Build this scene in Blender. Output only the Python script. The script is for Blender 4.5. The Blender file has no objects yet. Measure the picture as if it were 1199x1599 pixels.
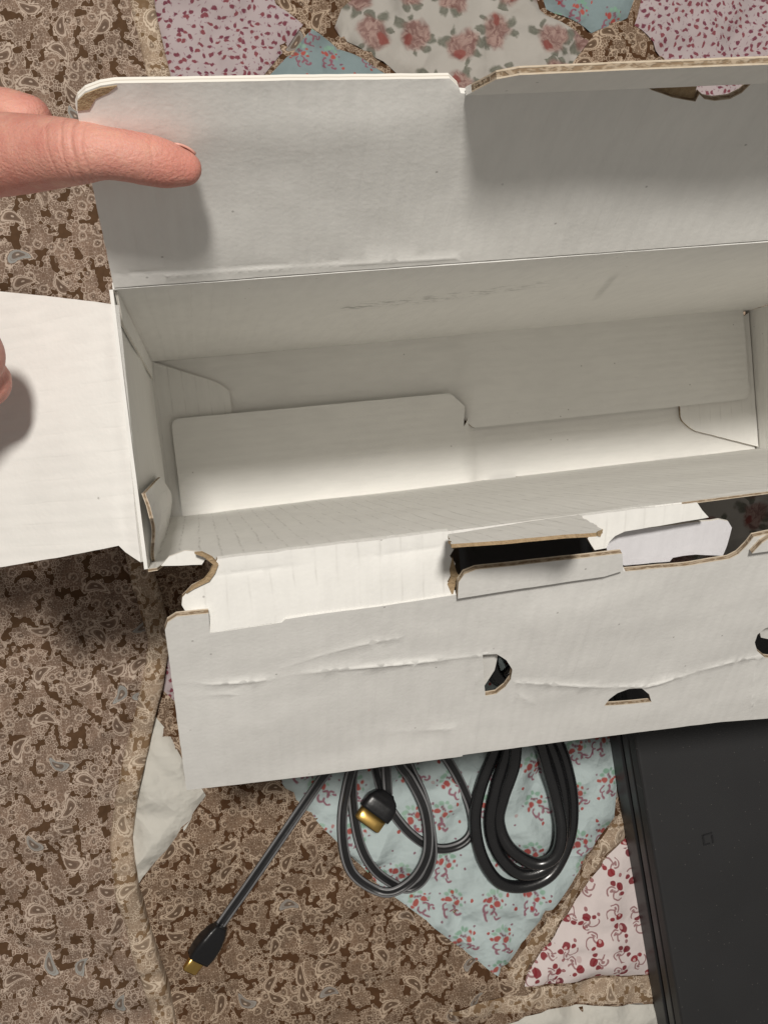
import bpy, bmesh, math, random
from mathutils import Vector, Matrix, noise
from mathutils.geometry import delaunay_2d_cdt

random.seed(7)
scene = bpy.context.scene
COL = scene.collection
R = math.radians

# ------------------------------------------------------------------ camera
cd = bpy.data.cameras.new('camera')
cd.sensor_fit = 'VERTICAL'; cd.sensor_height = 36.0; cd.lens = 33.973
cd.clip_start = 0.01; cd.clip_end = 50
cam = bpy.data.objects.new('camera', cd); COL.objects.link(cam)
CAM = Vector((0.01362, -0.03719, 0.4))
cam.matrix_world = Matrix.Translation(CAM) @ Matrix([[0.976217, 0.116741, -0.182679], [-0.103117, 0.99125, 0.082408], [0.1907, -0.061611, 0.979713]]).to_4x4()
scene.camera = cam
# ------------------------------------------------------------------ room light: dim warm room + one ceiling lamp
w = bpy.data.worlds.new('World'); scene.world = w; w.use_nodes = True
bg = w.node_tree.nodes['Background']
bg.inputs[0].default_value = (1.0, 0.95, 0.88, 1); bg.inputs[1].default_value = 0.20
LAMP = Vector((-0.06, 0.35, 1.30))
ld = bpy.data.lights.new('ceiling_lamp', 'AREA'); ld.shape = 'DISK'; ld.size = 0.13
ld.energy = 15.2; ld.color = (1.0, 0.955, 0.89)
lamp = bpy.data.objects.new('ceiling_lamp', ld); COL.objects.link(lamp)
lamp.location = LAMP
lamp.rotation_euler = (Vector((0.10, -0.05, 0.05)) - LAMP).to_track_quat('-Z', 'Y').to_euler()
scene.view_settings.view_transform = 'Standard'; scene.view_settings.look = 'None'
scene.view_settings.exposure = 0.0; scene.view_settings.gamma = 1.0
scene.cycles.max_bounces = 8; scene.cycles.diffuse_bounces = 5

L, W, H = 0.2636, 0.0624, 0.177        # inner length, width and height of the carton
T = 0.0015                             # board thickness

# ------------------------------------------------------------------ node helpers
class S:
    """a node socket with arithmetic"""
    nt = None
    def __init__(s, k): s.k = k
    def __add__(a, b): return op('ADD', a, b)
    def __radd__(a, b): return op('ADD', b, a)
    def __sub__(a, b): return op('SUBTRACT', a, b)
    def __rsub__(a, b): return op('SUBTRACT', b, a)
    def __mul__(a, b): return op('MULTIPLY', a, b)
    def __rmul__(a, b): return op('MULTIPLY', b, a)
    def __truediv__(a, b): return op('DIVIDE', a, b)
def put(sock, v):
    if isinstance(v, S): S.nt.links.new(v.k, sock)
    elif isinstance(v, tuple) and len(v) == 3 and sock.type == 'RGBA': sock.default_value = (*v, 1)
    else: sock.default_value = v
def op(o, a, b=None, c=None):
    n = S.nt.nodes.new('ShaderNodeMath'); n.operation = o
    put(n.inputs[0], a)
    if b is not None: put(n.inputs[1], b)
    if c is not None: put(n.inputs[2], c)
    return S(n.outputs[0])
def mn(a, b): return op('MINIMUM', a, b)
def mx(a, b): return op('MAXIMUM', a, b)
def ab(a): return op('ABSOLUTE', a)
def sn(a): return op('SINE', a)
def length(x, y): return op('SQRT', x*x + y*y)
def step(lo, hi, x):
    n = S.nt.nodes.new('ShaderNodeMapRange'); n.interpolation_type = 'SMOOTHSTEP'
    put(n.inputs[0], x)
    if lo < hi: n.inputs[1].default_value = lo; n.inputs[2].default_value = hi
    else:
        n.inputs[1].default_value = hi; n.inputs[2].default_value = lo
        n.inputs[3].default_value = 1; n.inputs[4].default_value = 0
    return S(n.outputs[0])
def mix(f, a, b):
    n = S.nt.nodes.new('ShaderNodeMix'); n.data_type = 'RGBA'
    put(n.inputs[0], f); put(n.inputs[6], a); put(n.inputs[7], b)
    return S(n.outputs[2])
def vec(x, y, z=0.0):
    n = S.nt.nodes.new('ShaderNodeCombineXYZ'); put(n.inputs[0], x); put(n.inputs[1], y); put(n.inputs[2], z)
    return S(n.outputs[0])
def sep(v):
    n = S.nt.nodes.new('ShaderNodeSeparateXYZ'); S.nt.links.new(v.k, n.inputs[0])
    return [S(q) for q in n.outputs]
def noi(v, scale, detail=2, rough=.5, dist=0.0, color=False):
    n = S.nt.nodes.new('ShaderNodeTexNoise'); put(n.inputs['Vector'], v)
    n.inputs['Scale'].default_value = scale; n.inputs['Detail'].default_value = detail
    n.inputs['Roughness'].default_value = rough; n.inputs['Distortion'].default_value = dist
    return S(n.outputs[1 if color else 0])
def vor(v, scale, feature='F1', rnd=1.0):
    n = S.nt.nodes.new('ShaderNodeTexVoronoi'); n.voronoi_dimensions = '2D'; n.feature = feature
    put(n.inputs['Vector'], v); n.inputs['Scale'].default_value = scale; n.inputs['Randomness'].default_value = rnd
    return n
def coords(kind):
    n = S.nt.nodes.new('ShaderNodeTexCoord'); return S(n.outputs[kind])
def geo_pos():
    n = S.nt.nodes.new('ShaderNodeNewGeometry'); return S(n.outputs['Position'])
def bump(hgt, strength=.3, dist=.001):
    n = S.nt.nodes.new('ShaderNodeBump'); put(n.inputs['Height'], hgt)
    n.inputs['Strength'].default_value = strength; n.inputs['Distance'].default_value = dist
    return S(n.outputs[0])
def material(name):
    m = bpy.data.materials.new(name); m.use_nodes = True; S.nt = m.node_tree
    return m, m.node_tree.nodes['Principled BSDF']
def setp(b, color=None, rough=None, spec=None, normal=None, metal=None):
    if color is not None: put(b.inputs['Base Color'], color)
    if rough is not None: put(b.inputs['Roughness'], rough)
    if spec is not None: put(b.inputs['Specular IOR Level'], spec)
    if normal is not None: put(b.inputs['Normal'], normal)
    if metal is not None: put(b.inputs['Metallic'], metal)

# ------------------------------------------------------------------ board materials
def board(name, flute='u', dirt=0.0, lines=0.25, tone=(.85, .838, .803)):
    m, b = material(name)
    uv = coords('UV'); x, y, _ = sep(uv)
    a = x if flute == 'u' else y; c = y if flute == 'u' else x
    wob = noi(vec(x*60, y*60), 1.0, 2) - .5
    patch0 = .25 + step(.3, .7, noi(vec(x*26, y*26, 8.0), 1.0, 2))
    fl = sn(a*(2*math.pi/.0032) + wob*1.4)*patch0
    patch = step(.35, .75, noi(vec(a*30, c*110), 1.0, 3))
    line = op('POWER', mx(sn(a*(2*math.pi/.0052) + wob*2.2), 0.0), 22.0) * patch
    big = noi(vec(x*22, y*22, 3.3), 1.0, 4, .6)
    fine = noi(vec(x*900, y*900), 1.0, 2)
    sv = vor(uv, 260.0)
    specks = step(.11, .03, S(sv.outputs['Distance'])) * step(.985, .99, sep(S(sv.outputs['Color']))[0])
    dents = noi(vec(x*170, y*170, 5.0), 1.0, 3, .55)
    col = mix(step(.3, .75, big)*.5, tone, tuple(q*.90 for q in tone))
    col = mix(step(.35, .7, noi(vec(a*260, c*70, 2.0), 1.0, 3, .6))*.5, col, tuple(q*.90 for q in tone))
    col = mix(line*lines, col, (.30, .28, .25))
    col = mix(specks*.55, col, (.22, .20, .18))
    if dirt:
        # pencil-like rubs in a band below the fold of the back wall
        band = step(.012, .003, ab(y - .108 - (x-.064)*.30)) * step(.058, .066, x) * step(.128, .112, x)
        rub = step(.50, .62, noi(vec(x*230+y*90, y*420), 1.0, 4, .65))
        arc = step(.006, .001, ab(y - .133 + (x-.138)*2.9)) * step(.136, .140, x) * step(.160, .152, x) * (.2+noi(vec(x*300, y*120), 1.0, 3)*.8)
        tick = step(.0016, .0005, ab(y - .1065 - sn(x*1900.0)*.0006)) * step(.061, .063, x) * step(.073, .070, x)
        arc = mx(arc, tick*1.6)
        col = mix(mx(band*rub*.42, arc*.35)*dirt, col, (.16, .155, .14))
    hgt = fl*.11 + wob*.5 + (dents-.5)*.38 + (fine-.5)*.18 - line*.12
    setp(b, col, .62, .25, bump(hgt, .45, .0006))
    return m
M = {}
M['board'] = board('white_board')
M['board_back'] = board('white_board_scuffed', dirt=1.0, lines=.08)
M['board_lid'] = board('white_board_lid', lines=.03)
M['board_flap'] = board('white_board_flap', lines=.03, tone=(.84, .828, .796))
M['board_front'] = board('white_board_fluted', lines=.5)
M['board_cross'] = board('white_board_cross', flute='v', lines=.04)
M['paper'] = board('white_paper', lines=0.0, tone=(.82, .81, .84))
def kraft_edge():
    m, b = material('corrugated_edge')
    x, y, _ = sep(coords('UV'))
    jit = noi(vec(x*260, y*.6), 1.0, 3) - .5
    flute = step(.42, .60, noi(vec(x*520, y*1.6), 1.0, 2))
    lin = mx(step(.30, .18, y + jit*.25), step(.74, .86, y + jit*.2))
    pale = mix(noi(vec(x*500, y*2), 1.0, 2), (.42, .33, .23), (.62, .55, .45))
    deep = mix(noi(vec(x*700, y*3), 1.0, 2), (.13, .09, .055), (.32, .23, .15))
    col = mix(mx(lin, flute*.45), deep, pale)
    setp(b, col, .9, .1, bump(mx(lin, flute), .5, .0005))
    return m
M['edge'] = kraft_edge()
def kraft():
    m, b = material('torn_kraft')
    p = coords('Object')
    n = noi(p, 900.0, 4, .7)
    setp(b, mix(n, (.26, .17, .09), (.50, .38, .24)), .95, .05, bump(n, .8, .0008))
    return m
M['kraft'] = kraft()
def white_edge():
    m, b = material('white_cut_edge')
    x, y, _ = sep(coords('UV'))
    line = step(.10, .05, ab(y-.5))
    setp(b, mix(line*.5, (.74, .71, .65), (.33, .26, .18)), .8, .1)
    return m
M['edge_white'] = white_edge()

# ------------------------------------------------------------------ objects
def tag(o, label, cat, group=None, kind=None):
    o['label'] = label; o['category'] = cat
    if group: o['group'] = group
    if kind: o['kind'] = kind
    return o
def thing(name, label, cat, loc=(0, 0, 0), group=None):
    o = bpy.data.objects.new(name, None); COL.objects.link(o); o.location = loc
    o.empty_display_size = .02
    return tag(o, label, cat, group)
def link(name, me, parent=None, mats=()):
    o = bpy.data.objects.new(name, me); COL.objects.link(o)
    for m in mats: me.materials.append(m)
    if parent is not None:
        o.parent = parent; o.matrix_parent_inverse = Matrix.Identity(4)
        if parent.parent is not None: o.location = (0, 0, 0)
        elif parent.type == 'EMPTY': o.location = -parent.location
    return o

PL = {
  'lid': ((0.0, 0.0, 0.177), (1.0, 0.0, 0.0), (0.0, 0.5, 0.86603)),
  'back': ((0.0, 0.0, 0.0), (1.0, 0.0, 0.0), (0.0, 0.0, 1.0)),
  'front': ((0.0, -0.0624, 0.0), (1.0, 0.0, 0.0), (0.0, 0.0, 1.0)),
  'left': ((0.0, 0.0, 0.0), (0.0, -1.0, 0.0), (0.0, 0.0, 1.0)),
  'right': ((0.2636, 0.0, 0.0), (0.0, -1.0, 0.0), (0.0, 0.0, 1.0)),
  'lflap': ((0.0, 0.0, 0.177), (-0.79864, 0.0, -0.60182), (0.0, 1.0, 0.0)),
  'floor': ((0.0, 0.0, 0.0), (1.0, 0.0, 0.0), (0.0, 1.0, 0.0)),
  'floorlo': ((0.0, 0.0, -0.004), (1.0, 0.0, 0.0), (0.0, 1.0, 0.0)),
  'floorhi': ((0.0, 0.0, 0.004), (1.0, 0.0, 0.0), (0.0, 1.0, 0.0)),
  'strip': ((0.0, -0.0621, 0.1774), (1.0, 0.0, 0.0), (0.0, -0.95106, -0.30902)),
  'flap': ((0.0, -0.0792, 0.1722), (1.0, 0.0, 0.0), (0.0, -0.75471, -0.65606)),
  'paper': ((0.0, -0.066, 0.1715), (1.0, 0.0, 0.0), (0.0, -0.86603, -0.5)),
  'tuck': ((0.07068, 0.0242, 0.21892), (1.0, 0.0, 0.0), (0.0, -0.12187, 0.99255)),
}
def resample(poly, d, jag=0.0, seed=0, closed=True):
    """points every d along the outline, corners kept; jag roughens a torn edge"""
    out = []; n = len(poly)
    for i in range(n if closed else n-1):
        a = Vector(poly[i]); b = Vector(poly[(i+1) % n]); k = max(1, int((b-a).length/d))
        for j in range(k):
            p = a.lerp(b, j/k)
            if jag and 0 < j:
                q = noise.noise_vector(Vector((p.x*400+seed, p.y*400, seed*1.7)))
                p = p + Vector((q.x, q.y))*jag
            out.append((p.x, p.y))
    if not closed: out.append(tuple(poly[-1]))
    return out
def seg_dist(p, a, b):
    ab_ = b-a; t = max(0, min(1, (p-a).dot(ab_)/max(1e-12, ab_.length_squared)))
    return (p-(a+ab_*t)).length
def rounded(poly, r, corners):
    """round the listed corners of a polygon"""
    out = []; n = len(poly)
    for i, p in enumerate(poly):
        if i not in corners: out.append(p); continue
        p = Vector(p); a = Vector(poly[i-1]); b = Vector(poly[(i+1) % n])
        rr = corners[i] if isinstance(corners, dict) else r
        p1 = p+(a-p).normalized()*rr; p2 = p+(b-p).normalized()*rr
        for k in range(7):
            t = k/6; q = p1*(1-t)**2 + p*(2*t*(1-t)) + p2*t**2
            out.append((q.x, q.y))
    return out

def panel(name, parent, plane, outline, holes=(), mat='board', edge='edge', thick=T, wavy=.0005, creases=(),
          grid=.004, jag=.00012, bend=None, seed=0, off=0.0, tilt=None, label=None, fold=None, lite=None):
    """a sheet of board: outline (metres, in the plane's own axes) cut with holes, front face on the plane,
    thickness behind it, gently wavy, with creases and bends as real relief"""
    P0, ex, ey = [Vector(q) for q in PL[plane]]
    n = ex.cross(ey)
    if n.dot(CAM-P0) < 0: n = -n
    outl = resample(outline, .0022, jag, seed)
    hol = [resample(hh, .0015, jag, seed+3) for hh in holes]
    vs = [Vector(p) for p in outl]; edges = [(i, (i+1) % len(vs)) for i in range(len(vs))]
    for hh in hol:
        b0 = len(vs); vs += [Vector(p) for p in hh]; edges += [(b0+i, b0+(i+1) % len(hh)) for i in range(len(hh))]
    nb = len(vs)
    xs = [p[0] for p in outl]; ys = [p[1] for p in outl]
    gx = int((max(xs)-min(xs))/grid); gy = int((max(ys)-min(ys))/grid)
    bd = [vs[i] for i in range(nb)]
    for i in range(1, gx+1):
        for j in range(1, gy+1):
            vs.append(Vector((min(xs)+(i+.25*math.sin(j*7.1+i*3))*grid, min(ys)+(j+.25*math.sin(i*5.3+j))*grid)))
    for cr in creases:
        for k in range(len(cr['pts'])-1):
            a = Vector(cr['pts'][k]); b = Vector(cr['pts'][k+1]); nn = (b-a).normalized().orthogonal()
            m_ = max(1, int((b-a).length/.0022))
            for j in range(m_+1):
                for s_ in (-1.6, -.7, 0, .7, 1.6): vs.append(a.lerp(b, j/m_)+nn*s_*cr['w'])
    res = delaunay_2d_cdt(vs, edges, [], 2 if not hol else 2, 1e-6)
    V, E, F = res[0], res[1], res[2]
    def inside(p, poly):
        c_ = False; j = len(poly)-1
        for i in range(len(poly)):
            if (poly[i][1] > p[1]) != (poly[j][1] > p[1]) and p[0] < (poly[j][0]-poly[i][0])*(p[1]-poly[i][1])/(poly[j][1]-poly[i][1])+poly[i][0]: c_ = not c_
            j = i
        return c_
    keep = []
    for f in F:
        cx = sum(V[i].x for i in f)/len(f); cy = sum(V[i].y for i in f)/len(f)
        if inside((cx, cy), outl) and not any(inside((cx, cy), hh) for hh in hol): keep.append(f)
    oseg = [(Vector(outline[i]), Vector(outline[(i+1) % len(outline)])) for i in range(len(outline))]
    def lift(v):
        p = Vector((v.x, v.y, seed*3.1))
        ek = .15+.85*smooth01(min(seg_dist(v, a, b) for a, b in oseg)/.012)
        z = (wavy*noise.noise(p*28)*1.2 + wavy*.25*noise.noise(p*110))*ek
        for cr in creases:
            d = min(seg_dist(v, Vector(cr['pts'][k]), Vector(cr['pts'][k+1])) for k in range(len(cr['pts'])-1))
            z += cr['h']*ek*math.exp(-(d/cr['w'])**2)*max(0, .75+1.3*noise.noise(p*70))
        if bend: z += bend(v.x, v.y)
        if tilt: z += tilt[0] + tilt[1]*v.x + tilt[2]*v.y
        return z
    bm = bmesh.new(); uvl = bm.loops.layers.uv.new('UVMap')
    top = {}; bot = {}
    used = set(i for f in keep for i in f)
    for i in used:
        v = V[i]; z = lift(v)+off
        base = P0 + ex*v.x + ey*v.y
        top[i] = bm.verts.new(base+n*z); bot[i] = bm.verts.new(base+n*(z-thick))
    flip = (ex.cross(ey)).dot(n) < 0
    count = {}
    for f in keep:
        order = list(f) if not flip else list(reversed(f))
        a = bm.faces.new([top[i] for i in order]); a.smooth = True
        for lp, i in zip(a.loops, order): lp[uvl].uv = (V[i].x, V[i].y)
        order2 = list(reversed(order))
        b = bm.faces.new([bot[i] for i in order2]); b.smooth = True
        for lp, i in zip(b.loops, order2): lp[uvl].uv = (V[i].x, V[i].y)
        for k in range(len(order)):
            e = (order[k], order[(k+1) % len(order)]); count[e] = 1
    run = 0.0
    for (i, j) in count:
        if (j, i) in count: continue
        f = bm.faces.new([bm.verts.new(q.co) for q in (top[j], top[i], bot[i], bot[j])]); f.material_index = 0 if fold and fold((V[i].x+V[j].x)/2, (V[i].y+V[j].y)/2) else (2 if lite and lite((V[i].x+V[j].x)/2, (V[i].y+V[j].y)/2) else 1)
        s0 = V[i].x + V[i].y*1.37; s1 = V[j].x + V[j].y*1.37
        for lp, q in zip(f.loops, ((s1, 1), (s0, 1), (s0, 0), (s1, 0))): lp[uvl].uv = q
    me = bpy.data.meshes.new(name); bm.to_mesh(me); bm.free()
    o = link(name, me, parent, (M[mat], M[edge], M['edge_white']))
    if label: o['label'] = label
    return o

# ------------------------------------------------------------------ the bed: quilt under everything
BORDER = [(0.01425, 0.17581), (0.01374, 0.13785), (0.01687, 0.11129), (0.01083, 0.07739), (-0.00274, 0.03626), (-0.01182, -0.008), (-0.0165, -0.05839), (-0.01283, -0.0899), (-0.00936, -0.11136), (-0.01534, -0.13162), (-0.02446, -0.15675), (-0.03042, -0.17445), (-0.0349, -0.19246), (-0.035, -0.21412), (-0.03161, -0.2367), (-0.02843, -0.25952), (-0.02673, -0.28226), (-0.02225, -0.32877)]
def border_x(y):
    for (x0, y0), (x1, y1) in zip(BORDER, BORDER[1:]):
        if y1 <= y <= y0: return x0 + (x1-x0)*(y0-y)/(y0-y1)
    if y > BORDER[0][1]: return BORDER[0][0] - (y-BORDER[0][1])*.15
    return BORDER[-1][0] + (BORDER[-1][1]-y)*.4
def smooth01(t): t = max(0, min(1, t)); return t*t*(3-2*t)
CON_A = Vector((0.1816, -0.1896)); CON_D = (Vector((0.1926, -0.3226))-CON_A).normalized(); CON_N = Vector((-CON_D.y, CON_D.x))
if CON_N.x < 0: CON_N = -CON_N
CON_TOP, CON_BOT = -0.062, 0.165        # along the edge, measured from CON_A
def zq(x, y):
    """height of the quilt top"""
    p = Vector((x, y, .3))
    z = -.0042 + .0034*noise.noise(p*14) + .0021*noise.noise(p*42+Vector((5, 0, 0)))
    r = abs(noise.noise(p*55+Vector((0, 9, 0))))            # quilting furrows
    z += .0026*(min(1, r*4)-.6)
    r2 = abs(noise.noise(Vector((x*26+3, y*26, 6)))); z += .0030*(min(1, r2*5)-.7)
    d = max(-x-.004, x-L-.004, -W-.012-y, y-.006)              # flattened below the carton
    k = smooth01((d+.004)/.02)
    z = z*k + (-.0075)*(1-k)
    q = Vector((x, y))-CON_A; u, v = q.dot(CON_N), q.dot(CON_D)
    d = max(-u, u-.30, CON_TOP-v, v-CON_BOT)
    k = smooth01((d+.002)/.02)
    return z*k + (-.006)*(1-k)

# prints ------------------------------------------------------------
def quilt_relief(p, x, y, amt=.35):
    warp = noi(vec(x*40, y*40), 1.0, 2, color=True)
    wx, wy, _ = sep(warp)
    v = S(vor(vec(x+wx*.012, y+wy*.012), 38.0, 'DISTANCE_TO_EDGE').outputs['Distance'])
    stitch = step(0.0, .35, v)
    weave = sn(x*9000.0)*sn(y*9000.0)
    return bump(stitch*1.0 + noi(vec(x*220, y*220), 1.0, 3)*.5 + weave*.03, amt, .0026)

def cell(x, y, size, rnd, spin):
    """local coordinates (in units of the cell) round scattered motif centres"""
    vf = vor(vec(x/size, y/size), 1.0, 'F1', rnd)
    qx, qy, _ = sep(S(vf.outputs['Position'])); cr, cg, cb = sep(S(vf.outputs['Color']))
    lx = x/size-qx; ly = y/size-qy
    a = (cr-.5)*spin; ca = op('COSINE', a); sa = sn(a)
    return lx*ca+ly*sa, ly*ca-lx*sa, cr, cg, cb
def paisley(name, gap, fill, line, accent, scale=62.0, ofs=0.0):
    """crowded paisley sprays built of little petals, pale outlines, dark ground showing between"""
    m, b = material(name)
    x0, y0, _ = sep(geo_pos())
    x = x0 + ofs; y = y0 + ofs*.7
    fx, fy, _ = sep(noi(vec(x*300, y*300), 1.0, 2, color=True))
    FS = 680.0                                                # petals of about 1.6 mm
    ux = x*FS + (fx-.5)*.9; uy = y*FS + (fy-.5)*.9
    vf = vor(vec(ux, uy), 1.0, 'F1', .85)
    fd = S(vf.outputs['Distance']); fe = S(vor(vec(ux, uy), 1.0, 'DISTANCE_TO_EDGE', .85).outputs['Distance'])
    gx, gy, _ = sep(S(vf.outputs['Position'])); pr_, pg_, pb_ = sep(S(vf.outputs['Color']))
    def field(ax, ay):                                        # distance to the nearest gap between sprays
        wx, wy, _ = sep(noi(vec(ax*110, ay*110), 1.0, 2, color=True))
        qx = ax*scale + (wx-.5)*1.3; qy = ay*scale*.8 + (wy-.5)*1.3
        d = S(vor(vec(qx, qy), 1.0, 'DISTANCE_TO_EDGE', 1.0).outputs['Distance'])
        return d - noi(vec(ax*170, ay*170, 4.0), 1.0, 1)*.34 + .112
    member = field(gx/FS, gy/FS)
    mem = step(-.003, .003, member)
    near = step(.20, .02, member)                             # petals at the rim of a spray
    border = step(.13, .05, fe)
    heart = step(.26, .16, fd)
    mott = noi(vec(x*500, y*500), 1.0, 3)
    tone = step(.35, .65, noi(vec(x*60, y*60, 9.0), 1.0, 2))
    col = mix(tone, fill, tuple(q*.74 for q in fill))
    col = mix(pr_*.45, col, tuple(q*.5 for q in fill))
    col = mix(heart*step(.35, .5, pg_)*.55, col, line)
    col = mix(border*(.22+near*.75), col, line)
    mv = vor(vec(x*230 + (fx-.5)*.5, y*230 + (fy-.5)*.5), 1.0, 'F1', .9)
    md = S(mv.outputs['Distance']); mr, mg, mb = sep(S(mv.outputs['Color']))
    fl_on = step(.45, .5, mr)
    col = mix(step(.09, .03, ab(md-.36))*fl_on*.6, col, line)
    col = mix(step(.20, .15, md)*fl_on*.7, col, tuple(q*.42 for q in fill))
    col = mix(step(.08, .04, md)*fl_on*.7, col, line)
    # larger teardrops laid over the sprays
    lx, ly, cr, cg, cb = cell(x+(fx-.5)*.0012, y+(fy-.5)*.0012, .0128, .85, 12.0)
    bx_ = lx + ly*ly*1.1 - .05; taper = 1.30 - ly*1.7
    drop = length(bx_*taper*1.35, ly*.72)
    on = step(.50, .54, cr)
    col = mix(step(.275, .255, drop)*on*.9, col, tuple(q*.72 for q in fill))
    col = mix(step(.035, .015, ab(drop-.215))*on*.85, col, mix(step(.86, .9, cb), line, accent))
    col = mix(step(.20, .17, drop)*on*step(.86, .9, cb)*.7, col, accent)
    col = mix(step(.15, .13, drop)*on*.8, col, tuple(q*.5 for q in fill))
    col = mix(step(.05, .03, drop)*on*.8, col, line)
    ringm = step(.032, .014, ab(drop-.275 - ab(sn(op('ARCTAN2', ly, lx)*9.0))*.03))*on
    col = mix(ringm*.9, col, line)
    mem = mx(mem, step(.29, .27, drop)*on)
    col = mix(mott*.35, col, tuple(q*.55 for q in fill))
    col = mix(mem, mix(mott, gap, tuple(q*.6 for q in gap)), col)
    setp(b, col, .85, .15, quilt_relief(None, x0, y0, .3))
    return m
M['paisley'] = paisley('brown_paisley_cotton', (.110, .060, .031), (.25, .168, .121), (.60, .49, .40), (.36, .38, .37), 94.0)
M['paisley_tan'] = paisley('tan_paisley_cotton', (.25, .16, .09), (.42, .31, .22), (.72, .60, .47), (.45, .38, .31), 110.0, .31)
M['paisley_mid'] = paisley('dark_brown_paisley_cotton', (.095, .046, .021), (.20, .128, .083), (.56, .44, .33), (.32, .31, .29), 90.0, .77)  # same print in darker browns, for the backing

def disc(x, y, cx, cy, r, soft=.02, sx=1.0): return step(r+soft, r-soft, length((x-cx)*sx, y-cy))
def arc(x, y, cx, cy, r, w, side):
    ring = step(w+.02, w-.01, ab(length(x-cx, y-cy)-r))
    g = x-cx if side[0] == 'x' else y-cy
    return ring*(step(-.02, .02, g) if side[1] == '+' else step(.02, -.02, g))
def any_of(*a):
    r = a[0]
    for q in a[1:]: r = mx(r, q)
    return r

def bouquet_blue(name, ground, size=.0195, soft=1.0):
    m, b = material(name)
    x0, y0, _ = sep(geo_pos())
    wx, wy, _ = sep(noi(vec(x0*260, y0*260), 1.0, 2, color=True))
    x = x0 + (wx-.5)*.0022; y = y0 + (wy-.5)*.0022
    lx, ly, cr, cg, cb = cell(x, y, size, .55, 1.6)
    red = any_of(disc(lx, ly, -.10, .02, .075), disc(lx, ly, .11, -.02, .07), disc(lx, ly, .20, .09, .035), disc(lx, ly, -.21, -.01, .045))
    green = any_of(disc(lx, ly, -.07, .22, .055, .02, .7), disc(lx, ly, .05, .26, .05, .02, 1.3), disc(lx, ly, .14, .19, .05, .02, .8),
                   disc(lx, ly, -.16, .14, .04, .02, .7), disc(lx, ly, .22, -.06, .04, .02, 1.3))
    stem = any_of(step(.022, .006, ab(lx-.03+ly*.2))*step(.24, .2, ly)*step(-.36, -.32, ly))
    rib = any_of(arc(lx, ly, .02, -.20, .09, .022, 'x+'), arc(lx, ly, -.08, -.20, .08, .02, 'x-'), arc(lx, ly, -.02, -.34, .08, .02, 'x-'),
                 arc(lx, ly, .12, -.30, .07, .02, 'y+'), arc(lx, ly, .21, -.30, .06, .02, 'y-'))
    pur = any_of(disc(lx, ly, .02, .10, .035), disc(lx, ly, .07, .08, .03), disc(lx, ly, -.02, .14, .03), disc(lx, ly, .30, .02, .025), disc(lx, ly, -.30, .12, .025))
    kx, ky, kr, kg, kb = cell(x+.007, y+.004, size*.47, .9, 3.0)
    bud = disc(kx, ky, 0, 0, .085)*step(.45, .5, kr); bud2 = disc(kx, ky, .22, .12, .06)*step(.5, .55, kg)
    shade = noi(vec(x*35, y*35), 1.0, 3)
    col = mix(shade*.35, ground, tuple(q*.86 for q in ground))
    col = mix(stem*.5, col, (.20, .33, .24))
    col = mix(green*.8, col, mix(cb, (.17, .34, .23), (.30, .46, .35)))
    col = mix(rib*.85, col, (.26, .07, .11))
    col = mix(mx(pur, bud2)*.8, col, (.20, .05, .09))
    col = mix(mx(red, bud)*.92, col, mix(cg, (.35, .035, .03), (.42, .08, .06)))
    setp(b, col, .8, .2, quilt_relief(None, x0, y0, .9))
    return m
M['blue'] = bouquet_blue('pale_blue_floral_cotton', (.50, .585, .585))
M['blue_far'] = bouquet_blue('grey_blue_floral_cotton', (.23, .295, .305), .014)

def cherries(name):
    m, b = material(name)
    x0, y0, _ = sep(geo_pos())
    wx, wy, _ = sep(noi(vec(x0*200, y0*200), 1.0, 2, color=True))
    x = x0 + (wx-.5)*.002; y = y0 + (wy-.5)*.002
    lx, ly, cr, cg, cb = cell(x, y, .0108, .75, 6.0)
    ch = any_of(disc(lx, ly, .0, -.02, .17, .02), disc(lx, ly, .30, .10, .12, .02)*step(.3, .35, cg), disc(lx, ly, -.28, .12, .10))
    hole = disc(lx, ly, .06, .03, .07)*step(.4, .5, cb)
    stem = any_of(arc(lx, ly, .18, .16, .22, .028, 'x-'), arc(lx, ly, -.16, .28, .24, .026, 'y+'), arc(lx, ly, .1, .40, .2, .026, 'x+'))
    leaf = disc(lx, ly, .16, .38, .09, .02, 1.8)
    kx, ky, kr, kg, kb = cell(x+.004, y, .0062, .9, 3.0)
    dot = disc(kx, ky, 0, 0, .14)*step(.6, .65, kr)
    ground = mix(noi(vec(x*30, y*30), 1.0, 2)*.5, (.70, .62, .60), (.60, .53, .52))
    red = mix(cg, (.26, .012, .018), (.15, .012, .022))
    col = mix(mx(stem, leaf)*.8, ground, (.22, .07, .075))
    col = mix(mx(ch, dot*.8)*.94, col, red)
    col = mix(hole*.8, col, (.62, .45, .43))
    setp(b, col, .8, .2, quilt_relief(None, x0, y0, .4))
    return m
M['cherry'] = cherries('cherry_print_cotton')

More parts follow.
